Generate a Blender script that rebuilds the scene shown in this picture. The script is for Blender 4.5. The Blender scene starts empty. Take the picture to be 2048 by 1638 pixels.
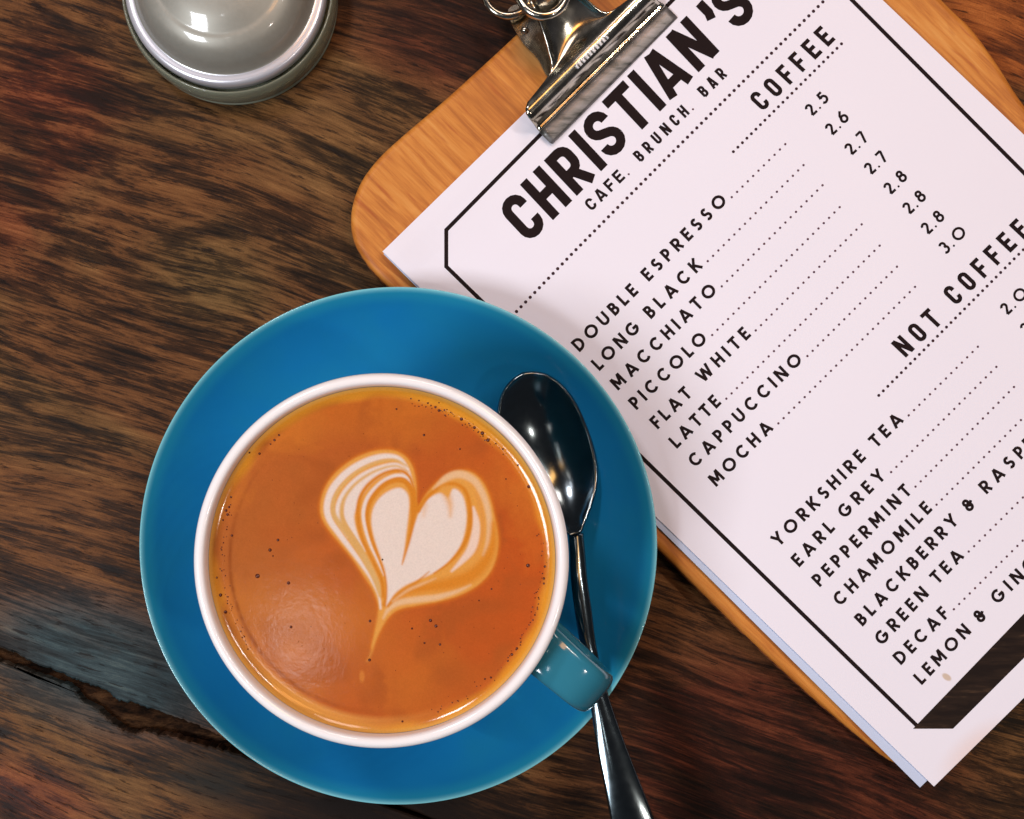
import bpy, bmesh, math, random
import numpy as np
from mathutils import Vector, Matrix
C = bpy.context.scene
random.seed(7); rng = np.random.default_rng(7)

# ------------------------------------------------------------------ camera, world, lamps, exposure
H, FPX, NX, NY = 0.31, 2170.0, 965.0, 935.0      # camera height, focal length in photo pixels, foot point
cam = bpy.data.cameras.new('camera'); co = bpy.data.objects.new('camera', cam); C.collection.objects.link(co)
co.location = (0, 0, H); co.rotation_euler = (0, 0, 0)
cam.sensor_width = 36; cam.lens = 36*FPX/2048
cam.shift_x = (1024-NX)/2048; cam.shift_y = (NY-819)/2048
cam.clip_start = 0.01; cam.clip_end = 20
C.camera = co
w = bpy.data.worlds.new('World'); C.world = w; w.use_nodes = True
bg = w.node_tree.nodes['Background']; bg.inputs[0].default_value = (0.80, 0.78, 0.90, 1); bg.inputs[1].default_value = 0.045
C.view_settings.view_transform = 'Standard'; C.view_settings.look = 'None'
C.view_settings.exposure = 0; C.view_settings.gamma = 1

def area(name, loc, target, sx, sy, power, col, xdir=None):
    l = bpy.data.lights.new(name, 'AREA'); l.shape = 'RECTANGLE'; l.size = sx; l.size_y = sy
    l.energy = power; l.color = col
    o = bpy.data.objects.new(name, l); C.collection.objects.link(o)
    o.location = loc; zd = (Vector(loc)-Vector(target)).normalized()
    xd = Vector(xdir or (1, 0, 0)); yd = zd.cross(xd).normalized(); xd = yd.cross(zd)
    o.rotation_euler = Matrix((xd, yd, zd)).transposed().to_euler()
area('window_light', (-0.60, -0.30, 0.88), (0, 0, 0), 0.28, 0.30, 7.7, (0.88, 0.92, 1.0))
area('side_window', (-0.47, 0.60, 0.92), (0, 0, 0), 0.16, 0.16, 3.3, (0.98, 0.90, 0.95))
area('ceiling_light', (0.10, 0.78, 0.92), (0, 0, 0), 0.24, 0.24, 1.7, (1.0, 0.80, 0.72))
area('small_spot', (-0.20, -0.185, 1.00), (0, 0, 0), 0.045, 0.07, 0.07, (0.95, 0.97, 1.0))
area('pendant_lamp', (0.67, -0.37, 1.00), (0, 0, 0), 0.06, 0.06, 1.3, (1.0, 0.86, 0.78))
area('warm_strip_lamp', (0.22, 0.38, 0.95), (0.03, 0.08, 0), 0.42, 0.13, 1.35, (1.0, 0.44, 0.12), (1, 1, 0))
for i in range(6):
    area('shelf_lamp', (0.30+0.045*i, 0.34-0.03*i, 0.85), (0, 0, 0), 0.012, 0.014, 0.32, (1.0, 0.93, 0.90))

# ------------------------------------------------------------------ helpers
def P(px, py, z=0.0):
    k = (H-z)/FPX
    return Vector(((px-NX)*k, (NY-py)*k, z))
def Q(s, t, z):                                   # clipboard axes: s across (up-right), t along (down-right)
    return P((s+t)*.70711, (t-s)*.70711, z)
def srgb(r, g, b):
    f = lambda c: (c/255/12.92) if c <= 10 else ((c/255+0.055)/1.055)**2.4
    return (f(r), f(g), f(b), 1)
def link(o, parent=None):
    C.collection.objects.link(o)
    if parent: o.parent = parent
    return o
def thing(name, label, cat, loc=(0, 0, 0), group=None):
    o = bpy.data.objects.new(name, None); link(o); o.location = loc; o.empty_display_size = 0.01
    o['label'] = label; o['category'] = cat
    if group: o['group'] = group
    return o
def obj(name, verts, faces, m, parent=None, smooth=False, mats=None, fm=None):
    me = bpy.data.meshes.new(name); me.from_pydata([tuple(v) for v in verts], [], faces)
    for mm in (mats or [m]): me.materials.append(mm)
    if smooth: me.shade_smooth()
    if fm is not None: me.polygons.foreach_set('material_index', fm)
    me.update()
    o = bpy.data.objects.new(name, me); link(o)
    if parent:
        o.parent = parent; o.matrix_parent_inverse = Matrix.Translation(-parent.location)
    return o
def catmull(pts, n=8, closed=False):
    p = np.array(pts, float); N = len(p); out = []
    for i in range(N if closed else N-1):
        a = p[(i-1) % N] if closed or i > 0 else p[0]; b = p[i]; c = p[(i+1) % N]
        d = p[(i+2) % N] if closed or i+2 < N else p[-1]
        for k in range(n):
            t = k/n
            out.append(.5*((2*b)+(-a+c)*t+(2*a-5*b+4*c-d)*t*t+(-a+3*b-3*c+d)*t**3))
    if not closed: out.append(p[-1])
    return np.array(out)
def lathe(name, prof, center, m, parent, n=160, mats=None, fmi=None):
    v = []; f = []; fm = []
    for r, z in prof:
        for k in range(n):
            a = 2*math.pi*k/n; v.append((center[0]+r*math.cos(a), center[1]+r*math.sin(a), z))
    for i in range(len(prof)-1):
        for k in range(n):
            f.append((i*n+k, i*n+(k+1) % n, (i+1)*n+(k+1) % n, (i+1)*n+k)); fm.append(fmi[i] if fmi else 0)
    return obj(name, v, f, m, parent, True, mats, fm if fmi else None)
def tube(name, path, rad, m, parent, n=12, closed=False, flat=1.0, up=(0, 0, 1)):
    path = [Vector(p) for p in path]; N = len(path); v = []; f = []
    for i, p in enumerate(path):
        a = path[(i-1) % N] if closed or i > 0 else path[0]; b = path[(i+1) % N] if closed or i < N-1 else path[-1]
        t = (b-a).normalized(); u = t.cross(Vector(up))
        if u.length < 1e-4: u = Vector((1, 0, 0))
        u.normalize(); w_ = u.cross(t).normalized()
        r = rad[i] if hasattr(rad, '__len__') else rad
        for k in range(n):
            an = 2*math.pi*k/n; v.append(p+u*math.cos(an)*r+w_*math.sin(an)*r*flat)
    for i in range(N if closed else N-1):
        for k in range(n):
            j = (i+1) % N; f.append((i*n+k, i*n+(k+1) % n, j*n+(k+1) % n, j*n+k))
    if not closed:
        f.append(tuple(range(n))[::-1]); f.append(tuple((N-1)*n+k for k in range(n)))
    return obj(name, v, f, m, parent, True)

# ---- node helpers
class NT:
    def __init__(s, name):
        s.m = bpy.data.materials.new(name); s.m.use_nodes = True; s.t = s.m.node_tree
        s.b = s.t.nodes['Principled BSDF']
    def n(s, typ, **kw):
        x = s.t.nodes.new(typ)
        for k, v in kw.items():
            if k.startswith('i_'):
                key = k[2:]; key = int(key) if key.isdigit() else key.replace('_', ' ')
                x.inputs[key].default_value = v
            else: setattr(x, k, v)
        return x
    def l(s, a, b): s.t.links.new(a, b)
    def noise(s, vec, scale, detail=4, rough=.55, dist=0.0):
        x = s.n('ShaderNodeTexNoise'); x.inputs['Scale'].default_value = scale; x.inputs['Detail'].default_value = detail
        x.inputs['Roughness'].default_value = rough; x.inputs['Distortion'].default_value = dist
        s.l(vec, x.inputs['Vector']); return x.outputs['Fac']
    def ramp(s, fac, stops):
        x = s.n('ShaderNodeValToRGB'); e = x.color_ramp.elements
        while len(e) < len(stops): e.new(.5)
        for q, (p, c) in zip(e, stops): q.position = p; q.color = c if len(c) == 4 else (*c, 1)
        s.l(fac, x.inputs[0]); return x.outputs[0]
    def mix(s, fac, a, b, mode='MIX'):
        x = s.n('ShaderNodeMix', data_type='RGBA', blend_type=mode)
        for k, val in ((0, fac), (6, a), (7, b)):
            if hasattr(val, 'is_linked'): s.l(val, x.inputs[k])
            else: x.inputs[k].default_value = val
        return x.outputs[2]
    def math(s, op, a, b=0.0, c=0.0, clamp=False):
        x = s.n('ShaderNodeMath', operation=op); x.use_clamp = clamp
        for k, val in enumerate((a, b, c)):
            if hasattr(val, 'is_linked'): s.l(val, x.inputs[k])
            else: x.inputs[k].default_value = val
        return x.outputs[0]
    def pos(s): return s.n('ShaderNodeNewGeometry').outputs['Position']
    def mapping(s, vec, loc=(0, 0, 0), rot=(0, 0, 0), scale=(1, 1, 1), typ='POINT'):
        x = s.n('ShaderNodeMapping', vector_type=typ)
        x.inputs['Location'].default_value = loc; x.inputs['Rotation'].default_value = rot; x.inputs['Scale'].default_value = scale
        s.l(vec, x.inputs['Vector']); return x.outputs[0]
    def blob(s, vec, c, r, soft=1.0, rot=0.0):      # 1 inside an ellipse round c, falling to 0
        sub = s.n('ShaderNodeVectorMath', operation='SUBTRACT'); sub.inputs[1].default_value = (c[0], c[1], 0)
        s.l(vec, sub.inputs[0])
        mp = s.mapping(sub.outputs[0], rot=(0, 0, -rot), scale=(1, 1, 0))
        mp = s.mapping(mp, scale=(1/r[0], 1/r[1], 0))
        ln = s.n('ShaderNodeVectorMath', operation='LENGTH'); s.l(mp, ln.inputs[0])
        x = s.n('ShaderNodeMapRange', interpolation_type='SMOOTHSTEP'); x.inputs['From Min'].default_value = 1.0
        x.inputs['From Max'].default_value = 1.0-soft; s.l(ln.outputs['Value'], x.inputs['Value']); return x.outputs[0]
    def bump(s, h, strength, dist=0.0005):
        x = s.n('ShaderNodeBump'); x.inputs['Strength'].default_value = strength; x.inputs['Distance'].default_value = dist
        s.l(h, x.inputs['Height']); s.l(x.outputs[0], s.b.inputs['Normal']); return x
    def col(s, c):
        if hasattr(c, 'is_linked'): s.l(c, s.b.inputs['Base Color'])
        else: s.b.inputs['Base Color'].default_value = c
    def set(s, **kw):
        for k, v in kw.items(): s.b.inputs[k.replace('_', ' ')].default_value = v
        return s.m

GR = math.radians(-18)
def table_wood(name, seed=0.0, tint=None):
    t = NT(name); pos = t.pos()
    warp = t.n('ShaderNodeTexNoise'); warp.inputs['Scale'].default_value = 9; warp.inputs['Detail'].default_value = 1
    t.l(pos, warp.inputs['Vector'])
    sc = t.n('ShaderNodeVectorMath', operation='SCALE'); sc.inputs['Scale'].default_value = 0.022; t.l(warp.outputs['Color'], sc.inputs[0])
    ad = t.n('ShaderNodeVectorMath', operation='ADD'); t.l(pos, ad.inputs[0]); t.l(sc.outputs[0], ad.inputs[1])
    rot = t.mapping(ad.outputs[0], rot=(0, 0, -GR), loc=(seed, seed*.7, 0))
    g1 = t.noise(t.mapping(rot, scale=(38, 330, 1)), 1.0, 10, .74, .5)       # broken streaks
    g2 = t.noise(t.mapping(rot, scale=(34, 1500, 1)), 1.0, 6, .74, .1)       # fine fibres
    g3 = t.noise(t.mapping(rot, scale=(26, 85, 1)), 1.0, 6, .68, .5)         # broad mottling
    g4 = t.noise(t.mapping(rot, scale=(100, 820, 1), loc=(5, 5, 0)), 1.0, 4, .62)  # pores
    v = t.math('ADD', t.math('MULTIPLY', g1, .58), t.math('MULTIPLY', g2, .30))
    v = t.math('ADD', v, t.math('MULTIPLY', g3, .34))
    v = t.math('ADD', t.math('MULTIPLY', t.math('SUBTRACT', v, .61), 1.18), .492)
    g6 = t.noise(t.mapping(rot, scale=(13, 34, 1), loc=(seed+1.7, 3.1, 0)), 1.0, 4, .62, 1.0)
    v = t.math('ADD', v, t.math('MULTIPLY', t.math('SUBTRACT', g6, .5), .26))
    base = t.ramp(v, [(.39, srgb(26, 16, 10)), (.43, srgb(52, 32, 19)), (.475, srgb(62, 39, 23)), (.50, srgb(92, 58, 34)), (.55, srgb(110, 70, 41)), (.60, srgb(122, 80, 48)), (.70, srgb(158, 110, 68))])
    red = t.ramp(v, [(.38, srgb(40, 18, 12)), (.44, srgb(72, 32, 19)), (.475, srgb(84, 38, 22)), (.50, srgb(108, 56, 34)), (.56, srgb(126, 68, 42)), (.67, srgb(160, 96, 62))])
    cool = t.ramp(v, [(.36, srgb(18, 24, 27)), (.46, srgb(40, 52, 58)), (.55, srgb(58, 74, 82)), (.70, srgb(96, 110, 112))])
    dark = t.ramp(v, [(.38, srgb(22, 12, 10)), (.50, srgb(50, 24, 17)), (.58, srgb(86, 42, 28)), (.70, srgb(122, 66, 44))])
    oliv = t.ramp(v, [(.39, srgb(32, 25, 16)), (.47, srgb(62, 48, 29)), (.51, srgb(96, 73, 44)), (.68, srgb(144, 112, 72))])
    nb = t.math('MULTIPLY', t.math('SUBTRACT', g3, .5), 1.6)
    def msk(c, r, soft, ro, k=1.0):
        b = t.blob(pos, P(*c)[:2], r, soft, ro)
        return t.math('MULTIPLY', t.math('ADD', b, t.math('MULTIPLY', nb, b), clamp=True), k, clamp=True)
    c = t.mix(msk((60, 300), (.050, .036), .8, 1.2), base, red)
    g5 = t.noise(t.mapping(rot, scale=(9, 22, 1), loc=(2.3+seed, 7.1, 0)), 1.0, 3, .6, .8)
    c = t.mix(t.math('MULTIPLY', t.ramp(g5, [(.44, (0, 0, 0)), (.62, (1, 1, 1))]), .55), c, oliv)
    c = t.mix(msk((420, 560), (.032, .022), .9, GR, .8), c, oliv)
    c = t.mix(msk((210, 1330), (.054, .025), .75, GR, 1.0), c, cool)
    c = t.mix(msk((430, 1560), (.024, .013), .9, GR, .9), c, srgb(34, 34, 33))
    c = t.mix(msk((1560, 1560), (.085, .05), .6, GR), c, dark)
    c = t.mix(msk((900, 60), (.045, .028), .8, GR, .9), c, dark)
    c = t.mix(msk((780, 1680), (.072, .026), .6, 0, 1.0), c, srgb(30, 20, 16))  # shade on the table below the saucer, painted into the wood colour
    c = t.mix(msk((60, 1590), (.034, .014), .9, GR, .8), c, red)
    org = t.ramp(v, [(.38, srgb(70, 34, 18)), (.47, srgb(120, 62, 30)), (.55, srgb(160, 88, 42)), (.68, srgb(188, 112, 58))])
    c = t.mix(msk((2040, 60), (.034, .020), .5, GR), c, org)  # warm light on the table's top right, painted into the wood colour
    pore = t.ramp(g4, [(.355, (1, 1, 1)), (.40, (0, 0, 0))])
    c = t.mix(t.math('MULTIPLY', pore, .75), c, srgb(24, 15, 12))
    sp_ = t.noise(pos, 2600, 2, .6)
    c = t.mix(1.0, c, t.ramp(sp_, [(.3, (.72, .73, .62)), (.7, (1.0, .99, .88))]), 'MULTIPLY')
    if tint: c = t.mix(1.0, c, tint, 'MULTIPLY')
    t.col(c)
    hh = t.math('ADD', t.math('MULTIPLY', g1, .6), t.math('MULTIPLY', g2, .5))
    hh = t.math('SUBTRACT', hh, t.math('MULTIPLY', pore, .5))
    t.bump(hh, .30, .0004)
    t.l(t.math('ADD', t.math('MULTIPLY', g1, .4), .30), t.b.inputs['Roughness'])
    return t.set(Specular_IOR_Level=.09)

# ------------------------------------------------------------------ the table: planks with a split between two of them
table = bpy.data.objects.new('table_top', None); link(table); table['kind'] = 'structure'
up = [(-420, 1130), (-200, 1215), (0, 1297)] + [(x/2.22, 900+y/2.22) for x, y in
     [(60, 900), (150, 950), (250, 985), (330, 1020), (400, 1045), (470, 1070), (520, 1110), (620, 1135), (740, 1175), (860, 1220), (960, 1265), (1050, 1305)]] + [(620, 1545), (900, 1650), (1300, 1790), (2600, 2230)]
lo = [(-420, 1150), (-200, 1238), (0, 1321)] + [(x/2.22, 900+y/2.22) for x, y in
     [(80, 960), (160, 995), (250, 1025), (330, 1060), (360, 1105), (430, 1150), (490, 1200), (570, 1255), (650, 1250), (760, 1270), (860, 1300), (960, 1320), (1050, 1345)]] + [(620, 1556), (900, 1656), (1300, 1796), (2600, 2236)]
def rough_edge(pts, seed, amp=2.2):
    r = np.random.default_rng(seed); p = catmull(pts, 10)
    return [(x+r.normal(0, amp*.4), y+r.normal(0, amp*.55)) for x, y in p]
up_e = rough_edge(up, 1); lo_e = rough_edge(lo, 2)
def plank(name, poly, m):
    # poly: photo-measured outline on the table's plane, clockwise or not; rounded arris then a deep side
    pts = [P(x, y, 0) for x, y in poly]; n = len(pts)
    ar = sum(pts[i].x*pts[(i+1) % n].y-pts[(i+1) % n].x*pts[i].y for i in range(n))
    if ar < 0: pts.reverse()
    nrm = []
    for i in range(n):
        d = (pts[(i+1) % n]-pts[i-1]); nrm.append(Vector((d.y, -d.x, 0)).normalized())
    v = [p-q*.0007 for p, q in zip(pts, nrm)]; v += [p-q*.0002+Vector((0, 0, -.0003)) for p, q in zip(pts, nrm)]
    v += [p+Vector((0, 0, -.0010)) for p in pts]; v += [p+q*.0003+Vector((0, 0, -.022)) for p, q in zip(pts, nrm)]
    f = [tuple(range(n))]
    for r in range(3):
        for i in range(n): f.append((r*n+i, r*n+n+i, r*n+n+(i+1) % n, r*n+(i+1) % n))
    return obj(name, v, f, m, table)
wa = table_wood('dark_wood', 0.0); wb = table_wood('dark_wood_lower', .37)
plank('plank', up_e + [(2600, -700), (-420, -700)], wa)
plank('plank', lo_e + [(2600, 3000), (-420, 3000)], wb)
gf = NT('crack_filler'); gp = gf.pos()
gc = gf.noise(gf.mapping(gp, rot=(0, 0, .4), scale=(160, 420, 100)), 1, 6, .65)
gf.col(gf.ramp(gc, [(.36, srgb(18, 12, 8)), (.5, srgb(44, 28, 17)), (.72, srgb(84, 58, 36))])); gf.bump(gc, 1.0, .002); gf.set(Roughness=.85, Specular_IOR_Level=.05)
n_ = 150; gx = np.linspace(-420, 1500, n_); gv = []; gfc = []
uy = np.interp(gx, [p[0] for p in catmull(up, 6)], [p[1] for p in catmull(up, 6)]); ly = np.interp(gx, [p[0] for p in catmull(lo, 6)], [p[1] for p in catmull(lo, 6)])
for i in range(n_):
    for k in range(7):
        y = uy[i]-16+(ly[i]-uy[i]+32)*k/6; gv.append(P(gx[i], y, 0)+Vector((0, 0, -.0030+.0008*math.sin(k/6*math.pi*2+i*.1)-.0007*random.random())))
for i in range(n_-1):
    for k in range(6): gfc.append((i*7+k, i*7+k+1, (i+1)*7+k+1, (i+1)*7+k))
obj('crack_filler', gv, gfc, gf.m, table, True)
ub = NT('under_table'); ub.col(srgb(18, 12, 9)); ub.set(Roughness=.9)
uv_ = [Vector((x, y, -.0225)) for x, y in ((-.2, -.3), (.25, -.3), (.25, .24), (-.2, .24))]
obj('under_panel', uv_, [(0, 1, 2, 3)], ub.m, table)

# ------------------------------------------------------------------ clipboard
ZB = 0.0085
bw = NT('orange_board_wood'); bp = bw.pos()
br = bw.mapping(bp, rot=(0, 0, math.radians(45)))
b1 = bw.noise(bw.mapping(br, scale=(42, 520, 300)), 1, 5, .6, .3); b2 = bw.noise(bw.mapping(br, scale=(16, 60, 40)), 1, 4, .6, .8)
b3 = bw.noise(bw.mapping(br, scale=(90, 1500, 900)), 1, 3, .6)
bv = bw.math('ADD', bw.math('MULTIPLY', b1, .45), bw.math('ADD', bw.math('MULTIPLY', b2, .4), bw.math('MULTIPLY', b3, .15)))
bc = bw.ramp(bv, [(.34, srgb(150, 82, 28)), (.45, srgb(184, 110, 42)), (.52, srgb(202, 128, 52)), (.64, srgb(216, 150, 74))])
fl = bw.ramp(bw.noise(bw.mapping(br, scale=(60, 420, 100), loc=(3, 1, 0)), 1, 3, .5), [(.60, (0, 0, 0)), (.70, (1, 1, 1))])
bc = bw.mix(bw.math('MULTIPLY', fl, .55), bc, srgb(158, 70, 24))
bc = bw.mix(bw.math('MULTIPLY', bw.blob(bp, P(1085, 90, ZB)[:2], (.012, .009), .7, .6), .55), bc, srgb(150, 122, 70))
bw.col(bc); bw.bump(b1, .25, .0003); bw.set(Roughness=.5, Specular_IOR_Level=.3)
bs = NT('board_end_grain'); sp = bs.pos()
s1 = bs.noise(bs.mapping(sp, scale=(600, 600, 60)), 1, 2, .5)
bs.col(bs.ramp(s1, [(.42, srgb(78, 36, 18)), (.52, srgb(130, 66, 32)), (.62, srgb(160, 88, 44))])); bs.bump(s1, .6, .0005); bs.set(Roughness=.6)
clipboard = thing('clipboard', 'small orange wooden clipboard with rounded corners and a metal clip, lying beside the coffee', 'clipboard', P(1400, 700, 0))
brd = [(1092, 2), (1035, 62), (960, 132), (880, 204), (800, 272), (752, 318), (718, 366), (701, 420), (703, 470), (722, 512), (763, 562), (902, 696), (1103, 893), (1321, 1104),
       (1453, 1235), (1603, 1377), (1742, 1495), (1800, 1532), (1860, 1536), (1920, 1500), (2000, 1424), (2300, 1130), (2560, 874), (2600, 800), (2590, 760), (2550, 700), (2300, 450), (2110, 272), (2048, 200), (1996, 120), (1946, 52), (1890, -2), (1700, -200), (1610, -288), (1560, -312), (1500, -318), (1440, -296), (1250, -130)]
bo = catmull(brd, 6, True)
def slab(name, outline, z0, z1, rad, m, mside, parent, inset_dirs=None):
    pts = [Vector((q.x, q.y, 0)) for q in (P(x, y, z1) for x, y in outline)]; n = len(pts)
    ar = sum(pts[i].x*pts[(i+1) % n].y-pts[(i+1) % n].x*pts[i].y for i in range(n))
    if ar < 0: pts.reverse()
    nrm = []
    for i in range(n):
        d = pts[(i+1) % n]-pts[i-1]; nrm.append(Vector((d.y, -d.x, 0)).normalized())
    rings = []
    for k in range(5):
        a = k/4*math.pi/2; rings.append((rad*(1-math.sin(a)), z1-rad*(1-math.cos(a))))
    rings += [(0, z0+rad), (rad*.4, z0+rad*.3), (rad, z0)]
    v = []
    for ins, z in rings: v += [p-q*ins+Vector((0, 0, z)) for p, q in zip(pts, nrm)]
    f = [tuple(range(n))]; fm = [0]
    for r in range(len(rings)-1):
        for i in range(n): f.append((r*n+i, r*n+n+i, r*n+n+(i+1) % n, r*n+(i+1) % n)); fm.append(0 if r < 3 else 1)
    f.append(tuple(reversed(range((len(rings)-1)*n, len(rings)*n)))); fm.append(1)
    o = obj(name, v, f, m, parent, False, [m, mside], fm)
    o.data.polygons.foreach_set('use_smooth', [False]+[True]*(len(f)-2)+[False]); return o
slab('board', bo, 0.0002, ZB, .0022, bw.m, bs.m, clipboard)

# ------------------------------------------------------------------ menu sheets
def zp(px, py, lift=0.0):
    s = (px-py)*.70711; t = (px+py)*.70711
    z = ZB+.0007+lift
    z += .0009*math.exp(-((t-895)/70)**2)                       # lifted a little where the clip grips
    z += .0011*math.exp(-((s-190)/60)**2)*math.exp(-((t-900)/90)**2)
    z += .0012*(1+math.sin(s/170+.6+t/900))*.5+.0010*(1+math.sin(t/300+s/700))*.5
    return z
pa = NT('menu_paper'); pp = pa.pos()
p1 = pa.noise(pp, 900, 3, .6); p2 = pa.noise(pp, 25, 2, .5)
pc = pa.mix(p2, (.85, .81, .865, 1), (.81, .775, .84, 1))
pc = pa.mix(pa.math('MULTIPLY', pa.blob(pp, P(1891, 1353, .0095)[:2], (.0018, .00105), .45, math.radians(-35)), .75), pc, srgb(196, 168, 132))
pc = pa.mix(pa.math('MULTIPLY', pa.blob(pp, P(1950, 1500, .0095)[:2], (.016, .007), .8, math.radians(40)), .35), pc, srgb(226, 186, 160))
pa.col(pc); pa.bump(p1, .12, .0002); pa.set(Roughness=.75, Specular_IOR_Level=.25)
pb = NT('under_sheet_paper'); pb.col((.54, .61, .77, 1)); pb.set(Roughness=.8)
def sheet(quad, zoff, m, parent, name, n=60, lift=True):
    A, B, Cc, D = [np.array(q, float) for q in quad]; v = []; f = []
    for i in range(n+1):
        for j in range(n+1):
            a = i/n; b = j/n; q = A*(1-a)*(1-b)+B*a*(1-b)+Cc*a*b+D*(1-a)*b
            v.append(P(q[0], q[1], zp(q[0], q[1])+zoff))
    for i in range(n):
        for j in range(n): k = i*(n+1)+j; f.append((k, k+n+1, k+n+2, k+1))
    nv = len(v); v += [p-Vector((0, 0, .00012)) for p in v]
    f += [tuple(nv+i for i in q[::-1]) for q in f]
    ring = [i*(n+1) for i in range(n)]+[n*(n+1)+j for j in range(n)]+[i*(n+1)+n for i in range(n, 0, -1)]+[j for j in range(n, 0, -1)]
    for a, b in zip(ring, ring[1:]+ring[:1]): f.append((a, nv+a, nv+b, b))
    return obj(name, v, f, m, parent, False)
menu = thing('menu_sheet', 'white printed cafe menu page with black border and coffee price list under the metal clip', 'menu', P(1400, 700, ZB))
under = thing('paper_sheet', 'plain pale blue sheet peeking out beneath the printed menu along its lower left edge', 'paper', P(1420, 720, ZB))
sheet([(765, 503), (1868, 1573), (2628, 823), (1520, -234)], 0, pa.m, menu, 'paper')
sheet([(767, 508), (1840, 1575), (2600, 830), (1515, -225)], -.00045, pb.m, under, 'page')
INK = .00004
def inkmat(name, c):
    t = NT(name); nz = t.noise(t.pos(), 1500, 2, .6)
    t.col(t.mix(t.math('MULTIPLY', nz, .5), c, (c[0]*1.8, c[1]*1.7, c[2]*1.7, 1))); return t.set(Roughness=.7, Specular_IOR_Level=.12)
ink = inkmat('menu_ink', srgb(26, 15, 15)); inkg = inkmat('menu_ink_grey', srgb(88, 62, 72)); inkd = inkmat('menu_ink_dots', srgb(54, 32, 38))

def strip(pts, w_, closed=False):
    """outline of a mitred stroke along pts -> verts, faces (2-D)"""
    p = [np.array(q, float) for q in pts]; N = len(p); v = []; f = []
    for i in range(N):
        if closed: a, b, c = p[i-1], p[i], p[(i+1) % N]
        else: a = p[i-1] if i else None; b = p[i]; c = p[i+1] if i < N-1 else None
        d1 = (b-a)/max(1e-9, np.linalg.norm(b-a)) if a is not None else None
        d2 = (c-b)/max(1e-9, np.linalg.norm(c-b)) if c is not None else None
        if d1 is None: d1 = d2
        if d2 is None: d2 = d1
        n1 = np.array((-d1[1], d1[0])); n2 = np.array((-d2[1], d2[0])); m = n1+n2; L = np.linalg.norm(m)
        if L < .3: m = n1; k = 1
        else: m = m/L; k = min(2.2, 1/max(.3, float(m@n1)))
        v += [tuple(b+m*w_/2*k), tuple(b-m*w_/2*k)]
    for i in range(N if closed else N-1):
        j = (i+1) % N; f.append((2*i, 2*i+1, 2*j+1, 2*j))
    return v, f
def arc(cx, cy, rx, ry, a0, a1, n=14):
    return [(cx+rx*math.cos(math.radians(a0+(a1-a0)*k/n)), cy+ry*math.sin(math.radians(a0+(a1-a0)*k/n))) for k in range(n+1)]
WID = dict(A=.92, B=.62, C=.9, D=.78, E=.56, F=.54, G=.98, H=.74, I=.18, K=.74, L=.52, M=.94, N=.8, O=1.04, P=.6, R=.66, S=.62, T=.66, U=.74, W=1.18, Y=.8)
WID.update({'&': .72, '2': .6, '3': .56, '5': .56, '6': .62, '7': .56, '8': .6, '0': 1.0, '.': .14, "'": .22, ' ': .5})
WIDC = dict(A=.62, B=.54, C=.52, E=.5, F=.48, H=.56, I=.19, N=.6, O=.53, R=.56, S=.55, T=.56, U=.54); WIDC.update({'.': .14, ' ': .4, "'": .2})
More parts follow.
